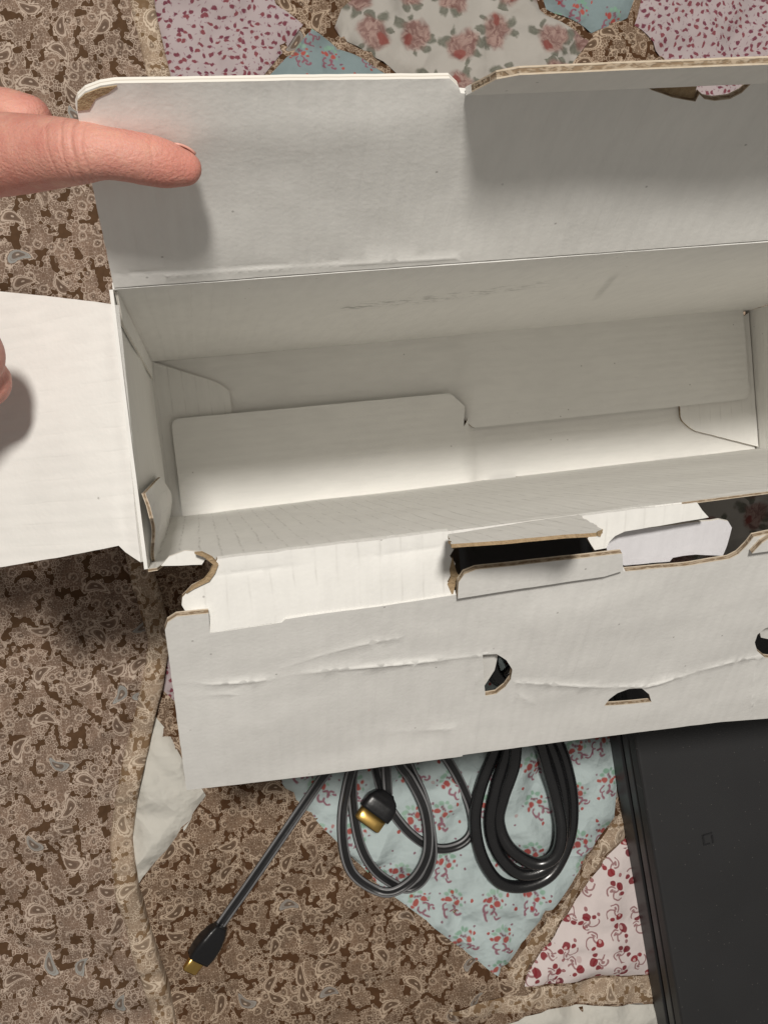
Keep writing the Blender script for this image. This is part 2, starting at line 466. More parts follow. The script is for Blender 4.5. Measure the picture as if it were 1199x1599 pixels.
def dots(name):
    m, b = material(name)
    x0, y0, _ = sep(geo_pos())
    wx, wy, _ = sep(noi(vec(x0*420, y0*420), 1.0, 2, color=True))
    x = x0 + (wx-.5)*.0022; y = y0 + (wy-.5)*.0022
    lx, ly, cr, cg, cb = cell(x, y, .0034, .85, 6.28)
    d1 = disc(lx, ly, 0, 0, .29, .06, 1.4); tail = arc(lx, ly, .16, .18, .24, .06, 'x-')
    kx, ky, kr, kg, kb = cell(x+.0021, y+.001, .0024, .9, 6.28)
    d2 = disc(kx, ky, 0, 0, .20, .06, 2.2)*step(.25, .35, kr)
    ground = mix(noi(vec(x*60, y*60), 1.0, 2)*.6, (.44, .375, .38), (.35, .295, .30))
    col = mix(mx(d2*.6, tail*.45), ground, (.20, .085, .12))
    col = mix(d1*.9, col, mix(cg, (.13, .02, .045), (.20, .04, .05)))
    setp(b, col, .85, .15, quilt_relief(None, x0, y0, .35))
    return m
M['dots'] = dots('pink_dotted_cotton')

def roses(name):
    m, b = material(name)
    x0, y0, _ = sep(geo_pos())
    wx, wy, _ = sep(noi(vec(x0*170, y0*170), 1.0, 3, color=True))
    x = x0 + (wx-.5)*.006; y = y0 + (wy-.5)*.006
    lx, ly, cr, cg, cb = cell(x, y, .0198, .4, 5.0)
    rose = any_of(disc(lx, ly, 0, 0, .29, .07), disc(lx, ly, .17, .12, .20, .07))
    heart = disc(lx, ly, -.10, -.12, .10, .03)
    leaves = any_of(disc(lx, ly, .38, .02, .095, .03, .6), disc(lx, ly, .30, -.20, .09, .03, .7), disc(lx, ly, -.34, .14, .095, .03, .6),
                    disc(lx, ly, -.16, .34, .085, .03, 1.4), disc(lx, ly, .06, -.36, .09, .03, 1.5), disc(lx, ly, .40, .12, .06, .02, .8))
    vein = noi(vec(x*900, y*900), 1.0, 2)
    petal = noi(vec(x*330, y*330), 1.0, 3, .6, 1.2)
    ground = mix(noi(vec(x*40, y*40), 1.0, 3)*.7, (.44, .415, .38), (.33, .31, .28))
    col = mix(leaves*.92, ground, mix(vein, (.055, .058, .042), (.22, .22, .18)))
    col = mix(rose*.92, col, mix(step(.35, .65, petal), (.17, .082, .072), (.34, .225, .195)))
    col = mix(heart*.9, col, mix(petal, (.19, .045, .04), (.25, .085, .07)))
    setp(b, col, .8, .2, quilt_relief(None, x0, y0, .5))
    return m
M['rose'] = roses('white_rose_print_cotton')
def plain(name, c, amt=.5):
    m, b = material(name)
    x, y, _ = sep(geo_pos())
    n = noi(vec(x*120, y*120), 1.0, 4)
    setp(b, mix(n*.5, c, tuple(q*.85 for q in c)), .6, .3, quilt_relief(None, x, y, amt)); return m
M['white_satin'] = plain('white_cotton', (.66, .64, .58), 1.0)

def sheet(name, parent, poly, mat, grid=.0035, puff=.0012, lift=.0, zf=zq, rim=.006):
    """a piece of cloth lying on the quilt, puffed up inside and drawn down at its seams"""
    outl = resample(poly, grid)
    vs = [Vector(p) for p in outl]; edges = [(i, (i+1) % len(vs)) for i in range(len(vs))]
    xs = [p[0] for p in outl]; ys = [p[1] for p in outl]
    for i in range(1, int((max(xs)-min(xs))/grid)+1):
        for j in range(1, int((max(ys)-min(ys))/grid)+1):
            vs.append(Vector((min(xs)+(i+.2*math.sin(j*7.1))*grid, min(ys)+(j+.2*math.sin(i*5.3))*grid)))
    V, E, F, *_ = delaunay_2d_cdt(vs, edges, [], 1, 1e-6)
    segs = [(Vector(poly[i]), Vector(poly[(i+1) % len(poly)])) for i in range(len(poly))]
    co = []
    for v in V:
        d = min(seg_dist(v, a, b) for a, b in segs)
        k = math.sqrt(smooth01(d/rim))
        co.append((v.x, v.y, zf(v.x, v.y)+lift-.0009+(puff+.0009)*k))
    me = bpy.data.meshes.new(name); me.from_pydata(co, [], [list(f) for f in F]); me.update()
    for p in me.polygons: p.use_smooth = True
    if me.polygons and me.polygons[0].normal.z < 0: me.flip_normals()
    return link(name, me, parent, (M[mat],))

quilt = thing('quilt', 'patchwork bed quilt of brown paisley, pale blue floral and cherry prints under the carton', 'quilt')
def grid_sheet(name, parent, x0, x1, y0, y1, st, zf, mat, ok=lambda x, y: True):
    nx = int((x1-x0)/st)+1; ny = int((y1-y0)/st)+1
    co = [(x0+i*st, y0+j*st, zf(x0+i*st, y0+j*st)) for j in range(ny) for i in range(nx)]
    fa = [(j*nx+i, j*nx+i+1, (j+1)*nx+i+1, (j+1)*nx+i) for j in range(ny-1) for i in range(nx-1) if ok(x0+(i+.5)*st, y0+(j+.5)*st)]
    me = bpy.data.meshes.new(name); me.from_pydata(co, [], fa); me.update()
    for p in me.polygons: p.use_smooth = True
    return link(name, me, parent, (M[mat],))
grid_sheet('backing', quilt, -.10, 1.0, -.90, .80, .005, lambda x, y: zq(x, y)-.0014, 'paisley_mid')
def patch(poly, mat, name='patch', **k): return sheet(name, quilt, poly, mat, **k)
# far side, beyond the lid
patch([(0.0188, 0.16122), (0.06448, 0.16082), (0.06632, 0.13861), (0.07617, 0.12944), (0.05214, 0.10416), (0.03296, 0.07496), (0.01794, 0.07571), (0.01739, 0.11277)], 'dots')
patch([(0.07965, 0.12785), (0.09756, 0.1178), (0.11504, 0.10499), (0.09319, 0.07708), (0.06164, 0.07859), (0.05424, 0.10459)], 'blue_far')
patch([(0.0929, 0.13609), (0.11197, 0.15287), (0.16828, 0.16763), (0.17934, 0.13512), (0.19967, 0.1207), (0.17549, 0.09443), (0.14084, 0.08792), (0.11801, 0.10746), (0.09794, 0.12134), (0.08919, 0.12863)], 'rose')
patch([(0.1802, 0.14424), (0.20443, 0.15699), (0.22356, 0.1409), (0.21813, 0.12983), (0.20146, 0.12437), (0.18284, 0.13584)], 'blue_far')
patch([(0.22629, 0.13819), (0.25514, 0.15916), (0.31433, 0.15865), (0.30883, 0.0837), (0.25524, 0.08588), (0.23596, 0.11112), (0.22239, 0.1276)], 'dots')
# near side, below the front flap
patch([(0.03184, -0.18192), (0.04645, -0.15322), (0.08201, -0.13086), (0.18761, -0.12882), (0.19966, -0.13195), (0.18159, -0.22399), (0.1549, -0.25234), (0.11944, -0.28714), (0.09436, -0.25979), (0.07099, -0.23522), (0.0515, -0.20741)], 'blue')
patch([(0.18838, -0.12021), (0.19244, -0.09186), (0.20735, -0.07925), (0.29701, -0.07765), (0.30016, -0.12614), (0.20323, -0.12659)], 'rose')
patch([(0.18146, -0.22547), (0.19571, -0.21297), (0.19436, -0.22843), (0.17441, -0.24164), (0.13149, -0.28732), (0.12725, -0.29366), (0.12045, -0.28916), (0.1563, -0.25382)], 'paisley_tan', name='sashing', puff=.0002)
patch([(0.19361, -0.22981), (0.20773, -0.25782), (0.20376, -0.30477), (0.18488, -0.30068), (0.13038, -0.29253), (0.13197, -0.28864), (0.17494, -0.24265)], 'cherry')
patch([(0.13117, -0.29695), (0.13506, -0.29446), (0.18483, -0.30129), (0.21007, -0.30676), (0.20898, -0.31972), (0.17753, -0.3121), (0.13771, -0.30509), (0.11349, -0.30512), (0.09058, -0.29697)], 'paisley_tan', name='sashing', puff=.0002)
patch([(0.14066, -0.30635), (0.17743, -0.31332), (0.21208, -0.32167), (0.2085, -0.36469), (0.11885, -0.34295), (0.11902, -0.31001)], 'white_satin')
patch([(-0.0164, -0.14318), (-0.01135, -0.15263), (0.0009, -0.18146), (-0.00892, -0.19346), (-0.02334, -0.20507), (-0.03374, -0.21626), (-0.03804, -0.19899), (-0.02979, -0.17332)], 'white_satin')
patch([(-0.0075, -0.12042), (0.00023, -0.1162), (0.01573, -0.14013), (0.00159, -0.14877), (-0.00641, -0.13938), (-0.011, -0.13463)], 'dots')

# brown cover lying over the left side of the quilt, with a bound edge
cover = thing('bed_cover', 'brown paisley bed cover with a thick bound edge along the left side', 'bed cover')
def zc(x, y): return zq(x, y)+.0055 + .0012*noise.noise(Vector((x*30, y*30, 2)))
st = .004; x0, y0, nx, ny = -.80, -.90, 0, 425
co = []; fa = []; NX = 130
for j in range(ny):
    y = y0+j*st; xe = border_x(y)-.0035
    for i in range(NX):
        t = i/(NX-1); x = x0+(xe-x0)*(1-(1-t)**1.6); co.append((x, y, zc(x, y)-.0016*smooth01((x-xe+.006)/.006)))
for j in range(ny-1):
    for i in range(NX-1):
        a = j*NX+i; fa.append((a, a+1, a+NX+1, a+NX))
me = bpy.data.meshes.new('cloth'); me.from_pydata(co, [], fa); me.update()
for p in me.polygons: p.use_smooth = True
link('cloth', me, cover, (M['paisley'],))
co = []; fa = []; K = 11
for j in range(ny*2-1):
    y = y0+j*st/2; xe = border_x(y); wd = .0048+.0006*noise.noise(Vector((0, y*60, 4)))
    for k in range(K):
        a = math.pi*(1-k/(K-1)); z0 = zc(xe-.004, y)-.004
        zz = z0+.0046*max(0, math.sin(a))**.45
        if k == K-1: zz = zq(xe+wd, y)-.003
        if k == 0: zz = zc(xe-wd, y)-.003
        co.append((xe+wd*math.cos(a)*(1.0), y, zz))
for j in range(ny*2-2):
    for k in range(K-1):
        a = j*K+k; fa.append((a, a+1, a+K+1, a+K))
me = bpy.data.meshes.new('edge_binding'); me.from_pydata(co, [], fa); me.update()
for p in me.polygons: p.use_smooth = True
link('edge_binding', me, cover, (M['paisley_tan'],))

# ------------------------------------------------------------------ the carton
box = thing('cardboard_box', 'open white corrugated cardboard box with torn flaps spread wide', 'box', (L/2, -W/2, 0))
# bottom: two long interlocking flaps and two dust flaps
panel('bottom_flap', box, 'floor', rounded([(-.002, .001), (L-.0045, .001), (L-.0045, -.0395), (.1297, -.0395), (.1268, -.0355), (.1268, -.030), (-.002, -.030)], 0, {2: .004, 3: .0015}),
      mat='board_cross', bend=lambda x, y: -.0008+.0034*smooth01((x-.1235)/.007), seed=1, wavy=.0003)
panel('bottom_flap', box, 'floor', rounded([(.0055, -W-.001), (.0055, -.0235), (.1211, -.0240), (.1268, -.030), (.1255, -.0385), (.1300, -.033), (L-.001, -.033), (L-.001, -W-.001)], 0, {1: .0035, 2: .0015}),
      mat='board_cross', bend=lambda x, y: .0034-.0050*smooth01((x-.1262)/.005), seed=2, wavy=.0003)
panel('dust_flap', box, 'floor', rounded([(-.001, .0008), (.0265, -.0108), (.0298, -.0145), (.0298, -.050), (.0298, -W-.001), (-.001, -W-.001)], 0, {1: .004}), off=.0009, seed=3, wavy=.0002)
panel('dust_flap', box, 'floor', rounded([(L-.0005, -.001), (L-.030, -.0165), (.2262, -.033), (.2262, -.0455), (.2315, -.0508), (L-.0005, -.0615)], 0, {3: .002, 4: .003}), off=.0005, seed=4, wavy=.0002)
# walls
panel('back_wall', box, 'back', [(-.0005, -.004), (.020, -.004), (.020, -.0006), (.047, -.0004), (.047, -.004), (L, -.004), (L, H), (0, H)],
      mat='board_back', seed=5, wavy=.0006, fold=lambda x, y: True, bend=lambda x, y: -.0012*math.sin(math.pi*max(0, min(1, y/H))))
FW = [(0.13313, 0.21073), (0.12389, 0.21116), (0.12355, 0.20386), (0.1316, 0.18378), (0.10436, 0.17534), (0.06747, 0.18757), (0.0383, 0.18492), (0.01546, 0.18358), (0.01391, 0.17405), (0.01224, 0.16076), (0.01021, 0.15057), (0.00762, 0.14901), (0.00453, 0.1605), (0.00208, 0.17637)]
panel('front_wall', box, 'front', [(0, -.004), (.028, -.004), (.028, .0028), (.052, .0028), (.052, -.004), (.136, -.004), (.136, .0028), (.148, .0028), (.148, -.004), (.213, -.004), (.213, -.0012), (.236, -.0014), (.236, -.004), (L, -.004), (L, H-.0035)]
      + [(x, min(y, H-.0002)) for x, y in FW] + [(0, H)],
      mat='board_front', seed=6, wavy=.0004, thick=.0007, fold=lambda x, y: .0150 < x < .130, creases=[dict(pts=[(.0, H-.006), (L, H-.006)], h=.0003, w=.0010)])
panel('left_wall', box, 'left', [(0, -.003), (W, -.003), (W, H), (0, H)], mat='board_cross', seed=7, wavy=.0007, thick=.0008, fold=lambda x, y: True)
panel('right_wall', box, 'right', [(0, -.003), (W, -.003), (W, H), (0, H)], mat='board_cross', seed=8, wavy=.0007)
panel('glue_tab', box, 'left', [(.0002, .004), (.0075, .012), (.0065, H-.010), (.0002, H-.002)], seed=9, off=.0008, thick=.0006, wavy=.0003, edge='edge_white')
panel('inner_tab', box, 'left', [(0.04493, 0.18909), (0.04407, 0.08977), (0.05062, 0.04964), (0.06036, 0.01159), (0.06373, 0.05727), (0.06524, 0.1262), (0.06258, 0.16212), (0.05629, 0.18231), (0.05013, 0.19309)], seed=10, off=.0022, thick=.0008, wavy=.0008,
      bend=lambda x, y: .0012*math.sin((x-.045)*260))
# lid with its tuck flap
LIDO = [(0.00017, 0.00302), (0.00012, 0.02571), (0.00015, 0.04684), (7e-05, 0.04839), (0.00074, 0.04987), (0.00226, 0.05129), (0.0049, 0.05238), (0.00755, 0.05279)]
FB = .0486
panel('lid', box, 'lid', [(L, .0006), (.0003, .0006)] + LIDO[1:] + [(.040, .0520), (.0680, .0512), (.0698, .0498), (.0704, FB)]
      + [(.1082, FB)] + [(0.10964, 0.04782), (0.11488, 0.04574), (0.1205, 0.04437), (0.12052, 0.04625), (0.12224, 0.04492), (0.12478, 0.04432), (0.12805, 0.04464), (0.12991, 0.04613), (0.13077, 0.04842)] + [(.131, FB), (L, FB)],
      mat='board_lid', edge='edge', seed=11, wavy=.0009, fold=lambda x, y: y < .01 or (y < FB+.0005 and y > FB-.0002),
      bend=lambda x, y: -.0016*smooth01((y-.040)/.012)*smooth01((.072-x)/.004) - .0010*math.sin(math.pi*y/.05),
      lite=lambda x, y: x < .071, creases=[dict(pts=[(.012, .0032), (.030, .0030), (.078, .0022)], h=.0013, w=.0006), dict(pts=[(.0, .0046), (.05, .0040)], h=-.0008, w=.0007)])
panel('tuck_flap', box, 'tuck', [(0.0005, .0004), (.0026, .0125), (.006, .0150), (.06, .0160), (.13, .0152), (L-.072, .015), (L-.071, .0004)],
      mat='board_lid', seed=12, wavy=.0008, fold=lambda x, y: y < .002, bend=lambda x, y: -.12*y*0)
panel('torn_liner', box, 'lid', [(0.10769, 0.04867), (0.11908, 0.04953), (0.11949, 0.04861), (0.12065, 0.04405), (0.11536, 0.04525)], mat='kraft', edge='kraft', off=-.0012, thick=.0006, seed=13, label='torn brown strip in the notch of the lid')
panel('peeled_liner', box, 'lid', [(0.00026, 0.04754), (0.00057, 0.04946), (0.0021, 0.05089), (0.00485, 0.05198), (0.00771, 0.05238), (0.00599, 0.05084), (0.00365, 0.04973), (0.00226, 0.04772)], mat='kraft', edge='kraft', off=.00025, thick=.0003, seed=14, wavy=.0009,
      bend=lambda x, y: -.0016*smooth01((y-.040)/.012)-.0010*math.sin(math.pi*y/.05), label='brown patch where the white liner peeled off the lid corner')
# left flap folded flat outward
panel('side_flap', box, 'lflap', [(0.00012, -0.00332), (0.00706, -0.00143), (0.01817, 0.00127), (0.0338, 0.00487)] + [(.058, .0045), (.062, .0), (.064, -.055), (.060, -.0645)] + [(0.04618, -0.06062), (0.02471, -0.05868), (0.00753, -0.05678), (0.0059, -0.05832), (0.00181, -0.06082)],
      mat='board_cross', seed=15, wavy=.0011, edge='edge', fold=lambda x, y: x < .004 or y > -.02, creases=[dict(pts=[(.0016, -.0035), (.0022, -.030), (.0018, -.060)], h=.0007, w=.0009), dict(pts=[(.0045, -.004), (.0050, -.058)], h=-.0003, w=.0012)])
# front strip and front flap
panel('front_strip', box, 'strip', [(.0156, .0000), (.0702, .0002)] + [(0.07079, 0.00341), (0.07141, 0.00519), (0.07042, 0.00675), (0.07184, 0.009), (0.07101, 0.01112), (0.06968, 0.01354), (0.07128, 0.01517)] + [(.0718, .0178), (.040, .0183), (.0116, .0186)]
      + [(0.01216, 0.01352), (0.00883, 0.01301), (0.00701, 0.01223), (0.00634, 0.01045), (0.00671, 0.00852), (0.00915, 0.00624), (0.0125, 0.00492), (0.01387, 0.00299)], mat='board', seed=16, wavy=.0006, jag=.0003, edge='edge', fold=lambda x, y: y < .0008 or y > .017,
      creases=[dict(pts=[(.014, .0040), (.070, .0042)], h=-.0005, w=.0006)])
panel('torn_edge', box, 'strip', [(0.01566, 0.00114), (0.01473, 0.00312), (0.01321, 0.00503), (0.00942, 0.00644), (0.00772, 0.00735), (0.00933, 0.00594), (0.0121, 0.00454), (0.0136, 0.00279), (0.01452, 0.00097), (0.01285, -0.00103), (0.01069, -0.00229), (0.0124, -0.00221), (0.01454, -0.00064)], mat='kraft', edge='kraft', off=.0007, thick=.0012, seed=17, jag=.0011, label='brown torn board at the corner of the front strip')
panel('torn_liner', box, 'strip', [(0.00289, 0.00095), (0.00484, -0.00102), (0.00867, -0.00209), (0.01173, -0.00134), (0.0133, 0.00016), (0.01195, 0.00191)], mat='board', edge='edge_white', off=-.0022, thick=.0006, seed=31)
panel('front_strip', box, 'strip', [(0.10726, 0.00449), (0.10356, 0.00059), (0.11792, 0.00053), (0.1349, 0.00092), (0.13652, 0.00321), (0.1385, 0.00539), (0.12, 0.00616), (0.1157, 0.0063), (0.11318, 0.00719), (0.11172, 0.00857), (0.11095, 0.01022), (0.10787, 0.01033), (0.10677, 0.0086), (0.10585, 0.00691)], mat='board', seed=18, wavy=.0005, jag=.0002, fold=lambda x, y: y < .0015)
panel('torn_liner', box, 'front', [(0.06452, 0.20082), (0.06869, 0.18239), (0.08603, 0.17795), (0.10537, 0.16958), (0.09573, 0.20838), (0.09266, 0.21214), (0.08697, 0.20869), (0.07645, 0.20638), (0.07017, 0.20388)], mat='board_front', edge='kraft', off=-.0001, thick=.0008, seed=19, wavy=.0004, jag=.0007)
panel('torn_liner', box, 'strip', [(0.07109, 0.0048), (0.07048, 0.00303), (0.08629, 0.00379), (0.09619, 0.00424), (0.10965, 0.00481), (0.10906, 0.00664), (0.10715, 0.00587), (0.09455, 0.00488), (0.07979, 0.00462), (0.07494, 0.00465)], mat='kraft', edge='kraft', off=.0004, thick=.0012, seed=20, jag=.0010)
panel('torn_liner', box, 'strip', [(0.07106, 0.00718), (0.07198, 0.01109), (0.07262, 0.01222), (0.07093, 0.01758), (0.06967, 0.01423), (0.07051, 0.01227)], mat='kraft', edge='kraft', off=.0003, thick=.0015, seed=21, jag=.0010)
fl_creases = [dict(pts=[(0.0012, 0.01812), (0.01063, 0.02108), (0.02174, 0.02227), (0.03315, 0.02182), (0.04813, 0.02331), (0.06182, 0.02442), (0.08304, 0.02615)], h=.00045, w=.0006),
              dict(pts=[(0.02834, 0.01845), (0.03809, 0.01598), (0.04786, 0.01404), (0.05775, 0.01369)], h=.0003, w=.0006),
              dict(pts=[(0.00556, 0.02475), (0.01507, 0.02613)], h=.00025, w=.0007),
              dict(pts=[(0.09395, 0.04121), (0.10642, 0.04501), (0.1212, 0.05006), (0.13612, 0.05325), (0.14584, 0.05117), (0.16126, 0.04728), (0.1736, 0.04706)], h=.0004, w=.0006),
              dict(pts=[(0.17838, 0.08123), (0.17232, 0.05981), (0.16967, 0.04613)], h=.0004, w=.0008),
              dict(pts=[(0.0847, 0.07394), (0.08202, 0.04618), (0.08022, 0.02491)], h=.0002, w=.0009),
              dict(pts=[(0.06024, 0.05632), (0.07559, 0.05872)], h=.0002, w=.0008),
              dict(pts=[(0.09539, 0.04814), (0.09991, 0.05223)], h=.00025, w=.0008)]
panel('front_flap', box, 'flap', [(0.00192, -0.00245), (0.00279, -0.00508), (0.00497, -0.0067), (0.01218, -0.00631), (0.01189, 0.00099), (0.02883, 0.00063), (0.02977, -0.00037), (0.03468, -0.00052), (0.05375, -0.00032), (0.07173, -0.00071), (0.11468, -0.00142), (0.1162, -0.00089), (0.13316, 0.00039), (0.14532, -3e-05), (0.14743, -0.00136), (0.14892, -0.00449), (0.14969, -0.00745), (0.15367, -0.00794)]
      + [(L, -.0085), (L, .088)] + [(0.18622, 0.08191), (0.16727, 0.07926), (0.13139, 0.07681), (0.081, 0.07318), (0.08087, 0.07386), (0.03813, 0.07066), (7e-05, 0.06721)],
      holes=[[(0.08171, 0.02555), (0.08577, 0.02651), (0.08894, 0.02985), (0.09127, 0.03451), (0.09161, 0.03939), (0.09041, 0.04276), (0.08812, 0.04528), (0.08493, 0.04538), (0.08335, 0.03581)],
             [(0.12357, 0.0599), (0.12452, 0.05681), (0.12661, 0.05438), (0.13001, 0.05331), (0.13428, 0.05408), (0.13743, 0.05754), (0.13914, 0.06169), (0.1319, 0.06112)],
             [(0.16594, 0.03907), (0.16546, 0.03534), (0.16697, 0.03271), (0.17026, 0.03167), (0.17566, 0.03404), (0.1795, 0.03972), (0.17999, 0.04541), (0.17693, 0.04977), (0.17247, 0.04807), (0.16849, 0.04397)]],
      mat='board_flap', seed=22, wavy=.0009, bend=lambda x, y: .035*max(0, y-.022+.006*math.sin(x*40)), fold=lambda x, y: y > .0655 or (x < .117 and x > .012 and y < .004), creases=fl_creases, grid=.003)
panel('flap_lip', box, 'flap', [(4e-05, 0.06755), (0.03813, 0.07102), (0.08046, 0.07194), (0.08103, 0.07536), (0.03814, 0.07354), (0.00016, 0.07009)], mat='board', edge='edge_white', seed=23, off=-.0008, thick=.0012, wavy=.0002)
panel('locking_tab', box, 'flap', [(0.07168, -0.00121), (0.07122, -0.00723), (0.07235, -0.01002), (0.07509, -0.0111), (0.09292, -0.0105), (0.11252, -0.00989), (0.11444, -0.00316), (0.10973, -0.00189), (0.08609, -0.00168)], mat='board_flap', seed=24, off=.0016, wavy=.0005)
panel('locking_tab', box, 'flap', [(.1515, -.0066), (.1560, -.0110), (.1600, -.0125), (.200, -.013), (.200, -.0035), (.1500, -.0030)], mat='board_flap', seed=25, off=.0016, wavy=.0005)
panel('punched_tab', box, 'flap', [(0.08263, 0.02718), (0.08504, 0.02776), (0.08752, 0.03008), (0.08747, 0.03774), (0.08539, 0.04457), (0.08485, 0.04474)], mat='board', edge='edge_white', seed=26, off=-.0025, thick=.0008, tilt=(0, 0, 0), wavy=.0002)
panel('punched_tab', box, 'flap', [(0.16733, 0.03486), (0.17142, 0.03369), (0.17633, 0.03688), (0.17915, 0.0421), (0.1763, 0.04518), (0.17119, 0.04274)], mat='board', edge='edge_white', seed=27, off=-.0030, thick=.0008, wavy=.0002)
panel('inner_liner', box, 'paper', [(0.11347, 0.00663), (0.1152, 0.00406), (0.11909, 0.00302), (0.14463, 0.00331), (0.14743, 0.00432), (0.14905, 0.00661), (0.14906, 0.00993), (0.1485, 0.01578), (0.14008, 0.01404), (0.13362, 0.01409), (0.13291, 0.01526), (0.12, 0.01448), (0.11517, 0.01225)], mat='paper', edge='edge_white', seed=28, thick=.0006, wavy=.0008, jag=.0003)

# ------------------------------------------------------------------ tubes, cables
def catmull(P, n):
    out = []
    for i in range(len(P)-1):
        p0 = P[max(0, i-1)]; p1 = P[i]; p2 = P[i+1]; p3 = P[min(len(P)-1, i+2)]
        for k in range(n):
            t = k/n
            out.append(.5*((2*p1)+(p2-p0)*t+(2*p0-5*p1+4*p2-p3)*t*t+(3*p1-p0-3*p2+p3)*t**3))
    out.append(P[-1]); return out
def sweep(name, path, prof, mat, parent=None, up=Vector((0, 0, 1)), scale=None, caps=True):
    """closed profile (list of (side, up)) swept along a path"""
    co = []; fa = []; K = len(prof)
    for i, p in enumerate(path):
        t = (path[min(i+1, len(path)-1)]-path[max(0, i-1)]).normalized()
        s_ = t.cross(up).normalized(); u_ = s_.cross(t)
        k = scale(i/(len(path)-1)) if scale else (1, 1)
        for a, b in prof: co.append(p+s_*a*k[0]+u_*b*k[1])
    for i in range(len(path)-1):
        for j in range(K):
            fa.append((i*K+j, i*K+(j+1) % K, (i+1)*K+(j+1) % K, (i+1)*K+j))
    if caps:
        fa.append(tuple(range(K-1, -1, -1))); fa.append(tuple(range((len(path)-1)*K, len(path)*K)))
    me = bpy.data.meshes.new(name); me.from_pydata(co, [], fa); me.update()
    bm = bmesh.new(); bm.from_mesh(me); bmesh.ops.recalc_face_normals(bm, faces=bm.faces); bm.to_mesh(me); bm.free()
    for p in me.polygons: p.use_smooth = len(p.vertices) == 4
    return link(name, me, parent, (M[mat],))
def rubber(name, c, rough, spec=.5, grain=0.0):
    m, b = material(name); n = noi(coords('Object'), 600.0, 3)
    setp(b, mix(n*.4, c, tuple(q*1.5 for q in c)), op('ADD', rough-.05, n*.1), spec, bump(n, .15+grain, .0003)); return m
M['cable'] = rubber('black_cable_jacket', (.012, .012, .013), .36, .6)
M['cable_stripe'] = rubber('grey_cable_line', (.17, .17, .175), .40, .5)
M['cord'] = rubber('glossy_black_cord', (.009, .009, .010), .27, .8)
M['plug'] = rubber('black_plug_moulding', (.008, .008, .009), .32, .5)
m, b = material('gold_plating'); n = noi(coords('Object'), 500.0, 3)
setp(b, mix(n, (.72, .48, .16), (.55, .35, .10)), .30, .5, None, 1.0); M['gold'] = m
m, b = material('plug_mouth_shade'); setp(b, (.05, .04, .02), .5); M['mouth_shade'] = m

def path_on_quilt(pts, r):
    """pts: (x, y, extra height); lays a cable on the quilt"""
    P = catmull([Vector(p) for p in pts], 10)
    zs = [zq(p.x, p.y) for p in P]; k = 16
    zs = [max(sum(zs[max(0, i-k):i+k+1])/len(zs[max(0, i-k):i+k+1])+.0004, zs[i]+.0002) for i in range(len(zs))]; k = 6
    zs = [sum(zs[max(0, i-k):i+k+1])/len(zs[max(0, i-k):i+k+1]) for i in range(len(zs))]
    return [Vector((p.x, p.y, z+r+p.z)) for p, z in zip(P, zs)]
def with_z(xy, z): return [(p[0], p[1], q) for p, q in zip(xy, z)]
hd = thing('hdmi_cable', 'thin twin-ribbed black cable with gold plugs looped below the front flap', 'cable', (.07, -.2, 0))
hp = with_z([(-0.00059, -0.2374), (0.0114, -0.22405), (0.02693, -0.20623), (0.04875, -0.18207), (0.05663, -0.17303), (0.06453, -0.15891), (0.07736, -0.14833), (0.088, -0.15421), (0.07851, -0.16398), (0.06523, -0.17307), (0.05767, -0.19152), (0.05532, -0.20812), (0.05764, -0.22283), (0.06567, -0.23186), (0.07445, -0.23474), (0.0847, -0.22977), (0.09113, -0.21765), (0.09175, -0.20044), (0.08745, -0.18678), (0.08315, -0.17892), (0.07822, -0.16676), (0.08215, -0.15611), (0.09329, -0.15787), (0.10226, -0.17641), (0.10937, -0.192), (0.11368, -0.20726), (0.11271, -0.217), (0.10581, -0.22156), (0.09549, -0.22021), (0.0849, -0.21129), (0.0767, -0.19718), (0.074, -0.18531), (0.07103, -0.1684), (0.06662, -0.17048), (0.0621, -0.18664), (0.06244, -0.20944), (0.06713, -0.2235), (0.07469, -0.23247), (0.08224, -0.23685), (0.08961, -0.23247), (0.09381, -0.2196), (0.09261, -0.19771), (0.08788, -0.18257), (0.08321, -0.16757), (0.07962, -0.16416), (0.07734, -0.1751), (0.07627, -0.19054), (0.07476, -0.20484)],
            [0]*3+[0, .002, .003, .003, .003, .003, .003, .003, .003, .0015, .001, .003, .004, .006, .007, .006, .005, .004, .003, .002, .001, 0, 0, 0, 0, 0, 0, 0, 0, 0, 0, 0, 0, 0, 0, 0, .001, .003, .0035, .004, .005, .006, .006, .007])
prof = []
for s_ in (1, -1):
    for k in range(13):
        a = (-135+270*k/12)*math.pi/180
        prof.append((s_*(.00105+.00118*math.cos(a)), s_*.00118*math.sin(a)))
hpath = path_on_quilt(hp, .0014)
cb = sweep('cord', hpath, prof, 'cable', hd)
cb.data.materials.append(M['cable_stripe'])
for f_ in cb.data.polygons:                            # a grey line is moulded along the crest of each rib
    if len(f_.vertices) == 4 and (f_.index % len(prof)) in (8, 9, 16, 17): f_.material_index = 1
def rbox(K, e):
    out = []
    for k in range(K):
        a = 2*math.pi*(k+.5)/K; c_, s_ = math.cos(a), math.sin(a)
        out.append((math.copysign(abs(c_)**e, c_), math.copysign(abs(s_)**e, s_)))
    return out
